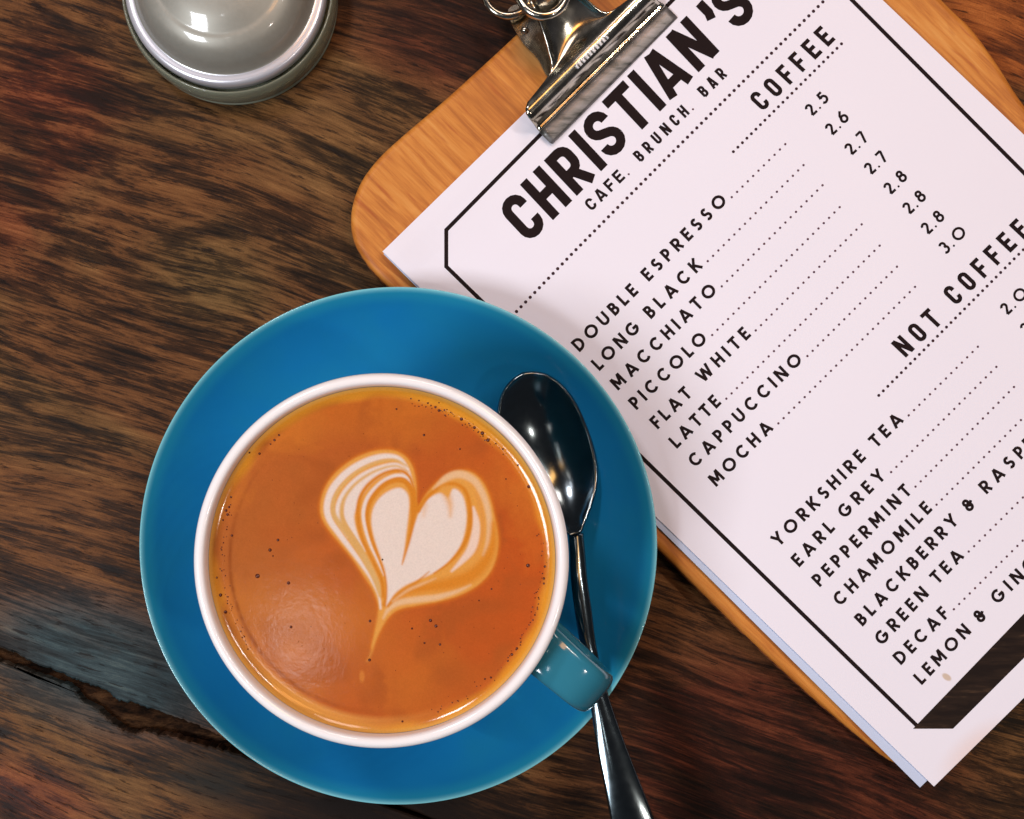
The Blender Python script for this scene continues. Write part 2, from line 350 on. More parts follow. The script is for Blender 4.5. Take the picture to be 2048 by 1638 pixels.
def glyph(ch, W, w_, cond):
    h = w_/2; L = h; R = W-h; B = h; T = 1-h; M = .5; cx = W/2
    if cond:
        r = min(.24, (R-L)/2*.98)
        def rr(x0, y0, x1, y1): return arc(x1-r, y1-r, r, r, 0, 90, 4)+arc(x0+r, y1-r, r, r, 90, 180, 4)+arc(x0+r, y0+r, r, r, 180, 270, 4)+arc(x1-r, y0+r, r, r, 270, 360, 4)
        if ch == 'O': return [(rr(L, B, R, T), 1)]
        if ch == 'C': return [([(R, .66)]+arc(R-r, T-r, r, r, 0, 90, 4)+arc(L+r, T-r, r, r, 90, 180, 4)+arc(L+r, B+r, r, r, 180, 270, 4)+arc(R-r, B+r, r, r, 270, 360, 4)+[(R, .34)], 0)]
        if ch == 'U': return [([(L, 1)]+arc(L+r, B+r, r, r, 180, 270, 4)+arc(R-r, B+r, r, r, 270, 360, 4)+[(R, 1)], 0)]
        if ch == 'S':
            return [([(R, .70)]+arc(R-r, T-r, r, r, 0, 90, 4)+arc(L+r, T-r, r, r, 90, 180, 4)+arc(L+r, .52+r, r, r, 180, 240, 3)+arc(R-r, .48-r, r, r, 60, 0, 3)+arc(R-r, B+r, r, r, 0, -90, 4)+arc(L+r, B+r, r, r, 270, 180, 4)+[(L, .30)], 0)]
        if ch == 'R':
            q = .17; return [([(L, 0)]+[(L, T)]+arc(R-q-.02, T-q, q, q, 90, 0, 4)+arc(R-q-.02, .42+q, q, q, 0, -90, 4)+[(L, .42)], 0), ([(cx-.02, .44), (R+.015, 0)], 0)]
        if ch == 'B':
            q = .15; return [([(L, B), (L, T)]+arc(R-q-.02, T-q, q, q, 90, 0, 4)+arc(R-q-.02, .52+q, q, q, 0, -90, 4)+[(L, .52)], 0), ([(L, .52)]+arc(R-q, .52-q, q, q, 90, 0, 4)+arc(R-q, B+q, q, q, 0, -90, 4)+[(L, B)], 0)]
    if ch == 'A':
        g = h*1.05; return [([(g, 0), (cx, 1.0-h*.2)], 0), ([(cx, 1.0-h*.2), (W-g, 0)], 0), ([(W*.24, .27), (W*.76, .27)], 0)] if not cond else [([(g, 0), (cx-.035, 1.0)], 0), ([(cx+.035, 1.0), (W-g, 0)], 0), ([(W*.3, .25), (W*.7, .25)], 0)]
    if ch == 'B':
        q = .5-h; a = (T-.53)/2; b = (.53-B)/2
        return [([(L, B), (L, T)]+arc(R-a-.05, T-a, a, a, 90, -90, 10)+[(L, .53)], 0), ([(L, .53)]+arc(R-b, B+b, b, b, 90, -90, 10)+[(L, B), (L, B+.02)], 0)]
    if ch == 'C': return [(arc(cx+.04, M, (R-L)/2+.02, (T-B)/2, 42, 318, 24), 0)]
    if ch == 'G': return [(arc(cx, M, (R-L)/2, (T-B)/2, 48, 352, 26)+[(R-.005, .47)], 0), ([(R+h*.6, .47), (cx+.04, .47)], 0)]
    if ch in 'O0': return [(arc(cx, M, (R-L)/2, (T-B)/2, 0, 350, 35), 1)]
    if ch == 'D': return [([(L, B), (L, T)]+arc(R-.40, M, .40, (T-B)/2, 90, -90, 16), 1)]
    if ch == 'E': return [([(W, T), (L, T), (L, B), (W, B)], 0), ([(L, M+.01), (W*.9, M+.01)], 0)]
    if ch == 'F': return [([(W, T), (L, T), (L, 0)], 0), ([(L, M-.02), (W*.9, M-.02)], 0)]
    if ch == 'H': return [([(L, 0), (L, 1)], 0), ([(R, 0), (R, 1)], 0), ([(L, M), (R, M)], 0)]
    if ch == 'I': return [([(cx, 0), (cx, 1)], 0)]
    if ch == 'K': return [([(L, 0), (L, 1)], 0), ([(L+h*.4, .42), (R-.0, 1)], 0), ([(L+.17, .56), (R+.03, 0)], 0)]
    if ch == 'L': return [([(L, 1), (L, B), (W, B)], 0)]
    if ch == 'M': return [([(L, 0), (L+.03, 1)], 0), ([(L+.05, .97), (cx, .22)], 0), ([(cx, .22), (R-.05, .97)], 0), ([(R-.03, 1), (R, 0)], 0)]
    if ch == 'N': return [([(L, 0), (L, 1)], 0), ([(L+.02, .98), (R-.02, .02)], 0), ([(R, 0), (R, 1)], 0)]
    if ch in 'PR':
        y0 = .42 if ch == 'P' else .45; a = (T-y0)/2
        o = [([(L, 0), (L, T)]+arc(R-a, T-a, a, a, 90, -90, 12)+[(L, y0)], 0)]
        if ch == 'R': o.append(([(cx-.04, y0), (R+.03, 0)], 0))
        return o
    if ch == 'S':
        a = (T-B)/4*1.0; rx = (R-L)/2
        return [(arc(cx, T-a, rx*.92, a, 35, 250, 14)+arc(cx, B+a, rx, a, 72, -145, 14), 0)]
    if ch == 'T': return [([(0, T), (W, T)], 0), ([(cx, T), (cx, 0)], 0)]
    if ch == 'U': a = (R-L)/2; return [([(L, 1)]+arc(cx, B+a, a, a, 180, 360, 14)+[(R, 1)], 0)]
    if ch == 'W': return [([(h*.8, 1), (W*.29, 0)], 0), ([(W*.29, 0), (cx, .92)], 0), ([(cx, .92), (W*.71, 0)], 0), ([(W*.71, 0), (W-h*.8, 1)], 0)]
    if ch == 'Y': return [([(h*.8, 1), (cx, .44)], 0), ([(W-h*.8, 1), (cx, .44)], 0), ([(cx, .5), (cx, 0)], 0)]
    if ch == '2': a = (R-L)/2; return [(arc(cx, T-a, a, a, 165, -38, 12)+[(L+.02, B+.01), (W, B)], 0)]
    if ch == '3': a = .215; b = .24; return [(arc(cx-.02, T-a+.01, a*.95, a, 145, -80, 12), 0), (arc(cx-.02, B+b-.01, b, b, 85, -145, 12), 0)]
    if ch == '5': b = .26; return [([(R, T), (L+.07, T), (L+.03, .52)]+arc(cx-.02, B+b, b, b, 105, -145, 14), 0)]
    if ch == '6': b = .25; return [(arc(cx, B+b, b*.98, b, 0, 345, 22), 1), ([(R-.06, 1), (cx-.12, .72), (L+.01, .4)], 0)]
    if ch == '7': return [([(0, T), (R, T), (W*.32, 0)], 0)]
    if ch == '8': a = .185; b = .235; return [(arc(cx, T-a, a, a, 0, 345, 20), 1), (arc(cx, B+b, b, b, 0, 345, 20), 1)]
    if ch == '&': a = .17; b = .22; return [(arc(cx-.06, T-a, a, a, 0, 345, 18), 1), (arc(cx-.04, B+b, b, b, 130, 395, 18)+[(W, .62)], 0), ([(cx-.16, .55), (R-.12, .34)], 0)]
    if ch == '.': return [(arc(cx, .09, .045, .045, 0, 330, 11), 1)]
    if ch == "'": return [([(cx-.01, 1), (cx, .72), (cx-.05, .58)], 0)]
    return []
lay = [0]
def ink_mesh(name, shapes, mat, parent=None, m=None):
    """shapes: list of (verts2d px, faces); lies on the paper"""
    v = []; f = []
    for sv, sf in shapes:
        o = len(v); lay[0] = (lay[0]+1) % 9
        for x, y in sv: v.append(P(x, y, zp(x, y)+INK+lay[0]*2.5e-6))
        for q in sf: f.append(tuple(o+i for i in q))
    ob = obj(name, v, f, mat, menu)
    return ob
def subdiv_line(a, b, step=14):
    a = np.array(a, float); b = np.array(b, float); n = max(1, int(np.linalg.norm(b-a)/step)); return [tuple(a+(b-a)*k/n) for k in range(n)]
def poly_sub(pts, closed=False):
    o = []
    for a, b in zip(pts, pts[1:]+(pts[:1] if closed else [])): o += subdiv_line(a, b)
    if not closed: o.append(tuple(pts[-1]))
    return o
def text(name, s, p0, p1, cap, w_=.17, cond=False, upv=None, track=.24, xs=None, mat=None):
    p0 = np.array(p0, float); p1 = np.array(p1, float); u = p1-p0; Ln = np.linalg.norm(u); u = u/Ln
    v_ = np.array(upv, float) if upv is not None else np.array((-.700, -.714)); v_ = v_/np.linalg.norm(v_)*cap
    tab = WIDC if cond else WID
    if xs is None:
        tot = sum(tab[c] for c in s)+track*(len(s)-1)
        # fit by tracking, keeping the letters' own shape when possible
        tr = (Ln/cap-sum(tab[c] for c in s))/(max(1, len(s)-1)); k = 1.0
        if tr < .10 or tr > .5: k = Ln/cap/tot; tr = track*k
        x = 0; xs = []
        for c in s: xs.append((x, x+tab[c]*k)); x += tab[c]*k+tr
        xs = [(a*cap, b*cap) for a, b in xs]
    shapes = []
    for c, (a, b) in zip(s, xs):
        W = (b-a)/cap
        parts = []
        for pts, closed in glyph(c, W, w_, cond):
            if closed: parts.append((pts, 1)); continue
            cur = [pts[0]]
            for i in range(1, len(pts)):
                cur.append(pts[i])
                if i < len(pts)-1:
                    d1 = np.array(pts[i])-np.array(pts[i-1]); d2 = np.array(pts[i+1])-np.array(pts[i])
                    if float(d1@d2)/(np.linalg.norm(d1)*np.linalg.norm(d2)+1e-9) < -.15:
                        parts.append((cur, 0)); cur = [pts[i]]
            parts.append((cur, 0))
        for pts, closed in parts:
            sv, sf = strip(pts, w_, bool(closed))
            if c in '.' : sv, sf = [q for q in arc(W/2, .09, .085, .085, 0, 330, 11)], [tuple(range(12))]
            shapes.append(([tuple(p0+u*(a+x*cap)+v_*y) for x, y in sv], sf))
    return ink_mesh(name, shapes, mat or ink)
def dots(name, pts, step, dia, mat):
    p = np.array(pts, float); seg = np.linalg.norm(np.diff(p, axis=0), axis=1); cum = np.concatenate([[0], np.cumsum(seg)])
    n = int(round(cum[-1]/step)); shapes = []
    for k in range(n+1):
        d = cum[-1]*k/n; x = np.interp(d, cum, p[:, 0]); y = np.interp(d, cum, p[:, 1])
        shapes.append((arc(x, y, dia/2, dia/2, 0, 324, 9), [tuple(reversed(range(10)))]))
    return ink_mesh(name, shapes, mat)
# border: two joined rules and the heavy foot band
bpts = [(1836, 1453.5), (892.5, 533), (892.5, 460), (1078, 272), (1486, -143), (1562, -143), (1704, 0), (2048, 346), (2495, 800)]
sv, sf = strip(poly_sub(bpts), 8); ink_mesh('border_line', [(sv, sf)], ink)
band_t = poly_sub([(1826, 1457.5), (2048, 1227), (2470, 806)]); band_b = poly_sub([(1906, 1457.5), (2048, 1316), (2532, 834)])
nb_ = min(len(band_t), len(band_b)); bt = [band_t[int(i*(len(band_t)-1)/(nb_-1))] for i in range(nb_)]; bb = [band_b[int(i*(len(band_b)-1)/(nb_-1))] for i in range(nb_)]
bm_ = NT('footer_ink'); bn = bm_.noise(bm_.mapping(bm_.pos(), rot=(0, 0, -.785), scale=(60, 420, 1)), 1, 4, .6)
bm_.col(bm_.ramp(bn, [(.42, srgb(32, 23, 19)), (.56, srgb(44, 32, 25)), (.68, srgb(78, 58, 42))])); bm_.set(Roughness=.75, Specular_IOR_Level=.12)
ink_mesh('footer_band', [(bt+bb, [(i, nb_+i, nb_+i+1, i+1) for i in range(nb_-1)])], bm_.m)
# title
U = (1397.5-1106, 144.5-440.4)
text('menu_title', "CHRISTIAN'S", (1106, 440.4), (1106+U[0], 440.4+U[1]), 97, .195, True, (-66.4, -70.9),
     xs=[(-66, -12), (0, 55), (68, 124), (137, 156), (165, 223), (233, 294), (305, 324), (334, 402), (415, 475), (499, 524), (528, 587)])
text('menu_subtitle', 'CAFE', (1184, 423), (1251.5, 355.8), 25, .21, True)
text('menu_subtitle', 'BRUNCH', (1281.8, 325.5), (1380, 226.6), 25, .21, True)
text('menu_subtitle', 'BAR', (1410.2, 196.3), (1455.5, 150.5), 25, .21, True)
text('full_stop', '.', (1257, 352), (1261, 348), 25, .19, True, mat=inkg); text('full_stop', '.', (1385.5, 222), (1389.5, 218), 25, .19, True, mat=inkg)
dots('dotted_rule', [(1033, 623), (1152, 499.3), (1330, 319.3), (1646.5, 2.9), (1730, -80)], 13.25, 6.8, inkd)
text('section_heading', 'COFFEE', (1527, 223), (1671.5, 79), 42, .19, True, (-30.8, -28.4))
dots('dotted_rule', [(1466.8, 303.3), (1683, 87.6)], 12.7, 6.2, inkd)
text('section_heading', 'NOT', (1812, 715.4), (1886.6, 644), 42, .19, True, (-30.6, -28.7))
text('section_heading', 'COFFEE', (1913.4, 611.5), (2063, 464.5), 42, .19, True, (-30.6, -28.7))
dots('dotted_rule', [(1757.6, 790.8), (2043.5, 502.5), (2110, 436)], 12.7, 6.2, inkd)
items = [
 ([('DOUBLE', (1159.6, 704.7), (1278.2, 584.6)), ('ESPRESSO', (1298.1, 563.7), (1456, 404))], (1463.5, 394.3), (1570.5, 288.3)),
 ([('LONG', (1199.4, 742.3), (1283, 658)), ('BLACK', (1302.6, 638.7), (1406.7, 533.2))], (1415.5, 522.3), (1607, 330.2)),
 ([('MACCHIATO', (1236.6, 781.5), (1436, 583))], (1443.6, 572.7), (1645, 370.5)),
 ([('PICCOLO', (1273.6, 820.4), (1416.6, 680))], (1424.4, 670), (1679.4, 414.3)),
 ([('FLAT', (1316, 859), (1386, 790)), ('WHITE', (1407, 766.5), (1503.1, 671.3))], (1511.5, 660.8), (1723.4, 448.7)),
 ([('LATTE', (1354.3, 897.8), (1443.6, 807))], (1452.7, 797.3), (1759.3, 491.2)),
 ([('CAPPUCCINO', (1391, 936.5), (1607, 722))], (1614.8, 712.1), (1793.9, 533.4)),
 ([('MOCHA', (1432.8, 974.3), (1548.4, 857.5))], (1556.8, 846.7), (1830, 573.8)),
 ([('YORKSHIRE', (1558, 1095), (1733.3, 916.6)), ('TEA', (1753.3, 897.2), (1809, 841.4))], (1817.5, 830.7), (1955.7, 693.5)),
 ([('EARL', (1599, 1135), (1671.4, 1057.8)), ('GREY', (1690, 1038.5), (1773.4, 954.5))], (1782.3, 944.1), (1992.7, 733.7)),
 ([('PEPPERMINT', (1640.2, 1174.6), (1825, 984.7))], (1831.1, 973.2), (2028, 774)),
 ([('CHAMOMILE', (1681, 1214), (1865.7, 1019.7))], (1873.1, 1009.4), (2063, 819)),
 ([('BLACKBERRY', (1725.7, 1253.5), (1919, 1044)), ('&', (1939, 1026), (1953, 1012)), ('RASP', (1973.8, 989), (2054, 908)), ('BERRY', (2061, 901), (2146, 816))], None, None),
 ([('GREEN', (1764.4, 1292.5), (1859, 1189.9)), ('TEA', (1875.8, 1170), (1929.8, 1113.6))], (1937.5, 1103.1), (2100, 941)),
 ([('DECAF', (1802.5, 1330.7), (1900.4, 1230))], (1907.8, 1218.5), (2130, 997)),
 ([('LEMON', (1844, 1370.5), (1943.6, 1264.6)), ('&', (1962, 1248), (1976, 1234)), ('GIN', (1996, 1210), (2051, 1155)), ('GER', (2058, 1148), (2115, 1090))], None, None)]
for words, d0, d1 in items:
    for s, a, b in words: text('menu_word', s, a, b, 27, .215)
    if d0: dots('dotted_leader', [d0, d1], 15, 4.9, inkg)
prices = [('2.5', (1624.8, 234.3)), ('2.6', (1665, 273)), ('2.7', (1703.8, 312.7)), ('2.7', (1742.9, 351.7)), ('2.8', (1781.9, 391.4)), ('2.8', (1819.7, 431.1)),
          ('2.8', (1856.5, 471.4)), ('3.0', (1892.5, 510)), ('2.0', (2015.2, 632.4)), ('2.0', (2055, 672))]
for s, a in prices:
    b = (a[0]+100*.707, a[1]-100*.707)
    wd = 27 if s[2] == '0' else 15.5
    text('price', s, a, b, 26, .19, xs=[(0, 15.5), (22, 26), (34, 34+wd)])

# ------------------------------------------------------------------ clip of the clipboard
mt = NT('tarnished_steel'); mp_ = mt.pos(); mn = mt.noise(mp_, 160, 4, .6)
mt.col(mt.ramp(mn, [(.35, (.38, .35, .27, 1)), (.6, (.62, .59, .50, 1))])); mt.l(mt.math('ADD', mt.math('MULTIPLY', mn, .12), .10), mt.b.inputs['Roughness']); mt.set(Metallic=1.0)
ml = NT('worn_grey_steel'); mr = ml.mapping(ml.pos(), rot=(0, 0, -.785), scale=(90, 500, 100)); mq = ml.noise(mr, 1, 4, .6)
ml.col(ml.ramp(mq, [(.34, (.06, .06, .055, 1)), (.46, (.17, .16, .15, 1)), (.7, (.26, .24, .24, 1))])); ml.set(Metallic=.55, Roughness=.42)
cp = bpy.data.objects.new('clip', None); link(cp, clipboard); cp.location = (0, 0, 0)
cp.parent = clipboard
def grid_rows(name, rows, m, parent, ncol=24, thick=.0007, curve=None, mat2=None):
    v = []; f = []
    for ri, (t, z, s0, s1) in enumerate(rows):
        for k in range(ncol+1):
            a = k/ncol; zz = z+(curve(ri, a, t) if curve else 0); v.append(Q(s0+(s1-s0)*a, t, zz))
    for i in range(len(rows)-1):
        for k in range(ncol):
            q = i*(ncol+1)+k; f.append((q, q+1, q+ncol+2, q+ncol+1))
    o = obj(name, v, f, m, clipboard, True); o.parent = parent
    o.matrix_parent_inverse = Matrix.Translation(-clipboard.location)
    sm = o.modifiers.new('thickness', 'SOLIDIFY'); sm.thickness = thick; sm.offset = 0
    return o
jr = [(983, .0100, 577, 932), (981, .0106, 576, 933), (978, .0108, 576, 933), (964, .0110, 576, 933), (949, .0113, 576, 933)]
grid_rows('jaw_lip', jr, ml.m, cp, 30, .0006)
ar_ = [(949, .0113, 577, 932), (947, .0122, 577, 932), (944.5, .0124, 577, 932), (942, .0121, 577, 932), (938, .0126, 578, 931), (932, .0142, 579, 930), (924, .0160, 580, 929), (915, .0174, 581, 928), (906, .0180, 583, 926), (898, .0180, 588, 922), (892, .0176, 600, 912),
       (889, .0174, 630, 890), (886, .0172, 655, 868), (882, .0170, 672, 852), (876, .0170, 684, 842), (866, .0172, 693, 836), (850, .0178, 702, 833), (830, .0186, 714, 832), (810, .0196, 724, 830), (790, .0206, 734, 828), (770, .0216, 741, 824), (750, .0226, 748, 818)]
def necks(ri, a, t):
    e = min(a, 1-a)
    if t > 884: return 0.0
    k = min(1, (884-t)/30); return k*(.0011*math.exp(-(e/.07)**2)-.0016*math.sin(math.pi*a))
grid_rows('jaw_arm', ar_, mt.m, cp, 40, .0007, necks)
def ring_px(name, c, z, r, th, tilt=0.0):
    pts = []
    for k in range(40):
        a = 2*math.pi*k/40; pts.append(P(c[0]+r*math.cos(a), c[1]+r*math.sin(a), z+tilt*math.sin(a)))
    o = tube(name, pts, th, mt.m, clipboard, 12, True); o.parent = cp; o.matrix_parent_inverse = Matrix.Translation(-clipboard.location); return o
ring_px('finger_ring', (1086, -16), .0232, 48, .0012, .001)
ring_px('finger_ring', (1016, -14), .0125, 46, .0011)
bpz = ZB+.0004
pl = [(1016, 20), (1060, 5), (1090, 20), (1108, 118), (1106, 140), (1094, 152), (1075, 118), (1040, 78)]
v0 = [P(x, y, bpz+.0008) for x, y in catmull(pl, 5, True)]; v1 = [Vector((p.x, p.y, ZB+.0001)) for p in v0]; n0 = len(v0)
o = obj('base_plate', v0+v1, [tuple(range(n0))]+[(i, (i+1) % n0, n0+(i+1) % n0, n0+i) for i in range(n0)], mt.m, clipboard); o.parent = cp; o.matrix_parent_inverse = Matrix.Translation(-clipboard.location)
rv = [(0, .0011), (.0004, .0011), (.0008, .0008), (.0011, .0002), (.0012, 0)]
o = lathe('rivet', [(r, ZB+.0012+z) for r, z in rv], P(1050, 60, ZB+.0015)[:2], mt.m, clipboard, 20); o.parent = cp; o.matrix_parent_inverse = Matrix.Translation(-clipboard.location)
# small embossed scrollwork on the front curve (unreadable stamping)
v = []; f = []
for k in range(9):
    s = 726+k*9.5; cs = []
    for j in range(9):
        a = math.radians(-30+j*30); cs.append(Q(s+4.2*math.cos(a), 912-6*math.sin(a), .01835+.0003*math.sin(a)))
    for j, c_ in enumerate(cs):
        b = len(v)
        for e in ((1, 0), (0, 1), (-1, 0), (0, -1)): v.append(c_+Vector((.00026*e[0], .00026*e[0], .00034*e[1])))
        if j: f += [(b-4+q, b-4+(q+1) % 4, b+(q+1) % 4, b+q) for q in range(4)]
me_ = NT('bright_stamping'); me_.col((.85, .82, .80, 1)); me_.set(Metallic=.2, Roughness=.25)
o = obj('embossed_stamping', v, f, me_.m, clipboard, True); o.parent = cp; o.matrix_parent_inverse = Matrix.Translation(-clipboard.location)

# ------------------------------------------------------------------ saucer
SC = P(796.5, 1091.5, .0235)[:2]
sg = NT('blue_glaze'); spx = sg.pos()
sn = sg.noise(spx, 60, 3, .5); sn2 = sg.noise(spx, 1400, 2, .5)
ln = sg.n('ShaderNodeVectorMath', operation='DISTANCE'); ln.inputs[1].default_value = (SC[0], SC[1], 0)
sx = sg.mapping(spx, scale=(1, 1, 0)); sg.l(sx, ln.inputs[0])
rimf = sg.n('ShaderNodeMapRange', interpolation_type='SMOOTHSTEP'); rimf.inputs[1].default_value = .0668; rimf.inputs[2].default_value = .0684; sg.l(ln.outputs['Value'], rimf.inputs[0])
sc_ = sg.mix(sn, (.006, .17, .42, 1), (.009, .21, .48, 1))
teal = sg.n('ShaderNodeMapRange', interpolation_type='SMOOTHSTEP'); teal.inputs[1].default_value = .0640; teal.inputs[2].default_value = .0674; sg.l(ln.outputs['Value'], teal.inputs[0])
gln = sg.noise(spx, 22, 4, .6)
sc_ = sg.mix(sg.math('MULTIPLY', sg.ramp(gln, [(.45, (0, 0, 0)), (.62, (1, 1, 1))]), .35), sc_, (.012, .22, .36, 1))
sc_ = sg.mix(sg.math('MULTIPLY', teal.outputs[0], .7), sc_, (.02, .30, .44, 1))
sc_ = sg.mix(rimf.outputs[0], sc_, (.20, .56, .62, 1))
sg.col(sc_); sg.l(sg.math('ADD', sg.math('MULTIPLY', sn2, .08), .16), sg.b.inputs['Roughness']); sg.bump(sn2, .05, .0001)
sg.set(Specular_IOR_Level=.5, Coat_Weight=.7, Coat_Roughness=.10)
saucer = thing('saucer', 'round glossy blue saucer under the coffee cup, overlapping the clipboard corner', 'saucer', (SC[0], SC[1], 0))
Rr = .0683
prof = [(.0005, .0052), (.018, .0052), (.0255, .0053), (.0268, .0060), (.0285, .0062), (.034, .0068), (.040, .0079), (.046, .0096), (.052, .0120), (.058, .0155), (.0625, .0188), (.0655, .0214), (.0670, .0228), (.0677, .0234), (.0682, .0236), (.0684, .0232), (.0682, .0225), (.0670, .0210), (.064, .0178), (.058, .0128), (.050, .0080), (.042, .0050), (.036, .0036), (.0345, .0006), (.0335, .0003), (.0325, .0010), (.031, .0030), (.0005, .0030)]
prof = [tuple(p) for p in catmull(prof, 3)]
lathe('dish', prof, SC, sg.m, saucer, 220)

# ------------------------------------------------------------------ cup
CC = P(762, 1122, .0655)[:2]
wg = NT('white_glaze'); wn = wg.noise(wg.pos(), 40, 2, .5); wg.col(wg.mix(wn, (.92, .88, .86, 1), (.88, .85, .84, 1))); wg.set(Roughness=.14, Coat_Weight=.5, Coat_Roughness=.04)
tg = NT('teal_glaze'); tn = tg.noise(tg.pos(), 90, 3, .5); tg.col(tg.mix(tn, (.02, .17, .25, 1), (.035, .21, .29, 1))); tg.set(Roughness=.12, Coat_Weight=.6, Coat_Roughness=.03)
cup = thing('coffee_cup', 'wide round cup, white inside and blue outside, with a heart latte in it', 'cup', (CC[0], CC[1], .0053))
outer = [(.0005, .0075), (.022, .0075), (.0235, .0056), (.0248, .0056), (.0256, .0085), (.0300, .0150), (.0350, .0240), (.0388, .0360), (.0408, .0480), (.0416, .0580), (.0419, .0630)]
lip = [(.0424, .0641), (.0423, .0650), (.0418, .0656), (.0411, .0659), (.0403, .0657), (.0398, .0650)]
inner = [(.0396, .0638), (.0394, .0610), (.0392, .0540), (.0380, .0440), (.0350, .0300), (.029, .0180), (.018, .0120), (.0005, .0110)]
pr = outer+lip+inner; no = len(outer)
prs = [tuple(p) for p in catmull(pr, 3)]
fmi = [0 if i < (no-1)*3+1 else 1 for i in range(len(prs)-1)]
lathe('cup_body', prs, CC, tg.m, cup, 220, [tg.m, wg.m], fmi)
# handle: a flattened loop leaving the wall just below the rim
ha = math.radians(-29.5); hd = math.radians(-41)
h0 = Vector((CC[0]+.0395*math.cos(ha), CC[1]+.0395*math.sin(ha), .0))
hdv = Vector((math.cos(hd), math.sin(hd), 0)); side = Vector((-hdv.y, hdv.x, 0))
hp = catmull([(-.003, .0520), (.004, .0548), (.010, .0556), (.0155, .0545), (.0193, .0505), (.0205, .0450), (.0190, .0385), (.0145, .0325), (.0080, .0275), (.001, .0235), (-.006, .0210)], 5)
v = []; f = []; nn = 20; hp = [tuple(q) for q in hp]
for i, (d, z) in enumerate(hp):
    a = hp[max(0, i-1)]; b = hp[min(len(hp)-1, i+1)]; tx, tz = b[0]-a[0], b[1]-a[1]; L_ = math.hypot(tx, tz); nx, nz = -tz/L_, tx/L_
    wd = .0058+.0006*(1-min(1, i/12)); th = .0026
    for k in range(nn):
        an = 2*math.pi*k/nn; cx_, sy_ = math.cos(an), math.sin(an)
        e = .62; X = math.copysign(abs(cx_)**e, cx_)*wd; Y = math.copysign(abs(sy_)**e, sy_)*th
        q = h0+hdv*(d+nx*Y)+side*X; v.append(Vector((q.x, q.y, z+nz*Y)))
for i in range(len(hp)-1):
    for k in range(nn): f.append((i*nn+k, i*nn+(k+1) % nn, (i+1)*nn+(k+1) % nn, (i+1)*nn+k))
f.append(tuple(reversed(range(nn)))); f.append(tuple((len(hp)-1)*nn+k for k in range(nn)))
obj('handle', v, f, tg.m, cup, True)

# ------------------------------------------------------------------ coffee with the milk heart
ZC = .0618; RC = .03945
coffee = thing('latte_coffee', 'orange brown coffee filling the cup, with a white milk heart on its foam', 'coffee', (CC[0], CC[1], ZC))
NRr, NA = 230, 760
rr_ = np.concatenate([np.linspace(0.0002, .0364, 190), np.linspace(.0366, RC, 40)])
aa = np.linspace(0, 2*math.pi, NA, endpoint=False)
RRm, AA = np.meshgrid(rr_, aa, indexing='ij')
X = CC[0]+RRm*np.cos(AA); Y = CC[1]+RRm*np.sin(AA)
Zm = ZC+np.where(RRm > .0364, ((RRm-.0364)/(RC-.0364))**2.2*.0012, 0)
PX = NX+X*FPX/(H-ZC); PY = NY-Y*FPX/(H-ZC)
cxp = (PX-600)*3.723; cyp = (PY-860)*3.723                       # heart drawing space
def lin(*c): return np.array(srgb(*c)[:3])
col = np.zeros(X.shape+(3,)); rn = RRm/RC
# smooth value noise on the surface
def vnoise(x, y, sc, seed):
    r = np.random.default_rng(seed); g = r.random((64, 64)); xs_ = (x*sc) % 63; ys_ = (y*sc) % 63
    i = xs_.astype(int); j = ys_.astype(int); fx = xs_-i; fy = ys_-j; fx = fx*fx*(3-2*fx); fy = fy*fy*(3-2*fy)
    i2 = (i+1) % 64; j2 = (j+1) % 64
    return g[i, j]*(1-fx)*(1-fy)+g[i2, j]*fx*(1-fy)+g[i, j2]*(1-fx)*fy+g[i2, j2]*fx*fy
n1 = vnoise(X+.1, Y+.1, 110, 1)*.6+vnoise(X+.1, Y+.1, 260, 2)*.4; n2 = vnoise(X+.1, Y+.1, 900, 3)
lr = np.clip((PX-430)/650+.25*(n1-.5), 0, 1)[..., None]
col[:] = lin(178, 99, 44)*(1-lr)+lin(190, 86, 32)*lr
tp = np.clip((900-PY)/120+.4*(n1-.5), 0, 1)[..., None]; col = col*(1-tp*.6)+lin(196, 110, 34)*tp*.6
col *= (1+.14*(n1-.5)+.05*(n2-.5))[..., None]
sw = vnoise(X+.1+.004*n2, Y+.1+.01*n1, 70, 11); sw2 = vnoise(X+.1+.02*sw, Y+.1, 190, 12)
k_ = (np.clip((sw-.5)*2.2, 0, 1)*.55)[..., None]; col = col*(1-k_)+lin(206, 122, 44)*k_
k_ = (np.clip((.46-sw2)*2.6, 0, 1)*.5)[..., None]; col = col*(1-k_)+lin(164, 84, 36)*k_
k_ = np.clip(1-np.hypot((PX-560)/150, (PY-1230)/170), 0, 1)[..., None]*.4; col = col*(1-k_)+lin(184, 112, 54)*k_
ew = .925+.045*(vnoise(X+.1, Y+.1, 170, 5)-.5)+.02*np.cos(AA+2.3)
e = np.clip((rn-ew)/.065, 0, 1)[..., None]; e = e*e*(3-2*e); col = col*(1-e)+lin(226, 150, 44)*e
e2 = np.clip((rn-.975)/.025, 0, 1)[..., None]; col = col*(1-e2)+lin(234, 176, 90)*e2
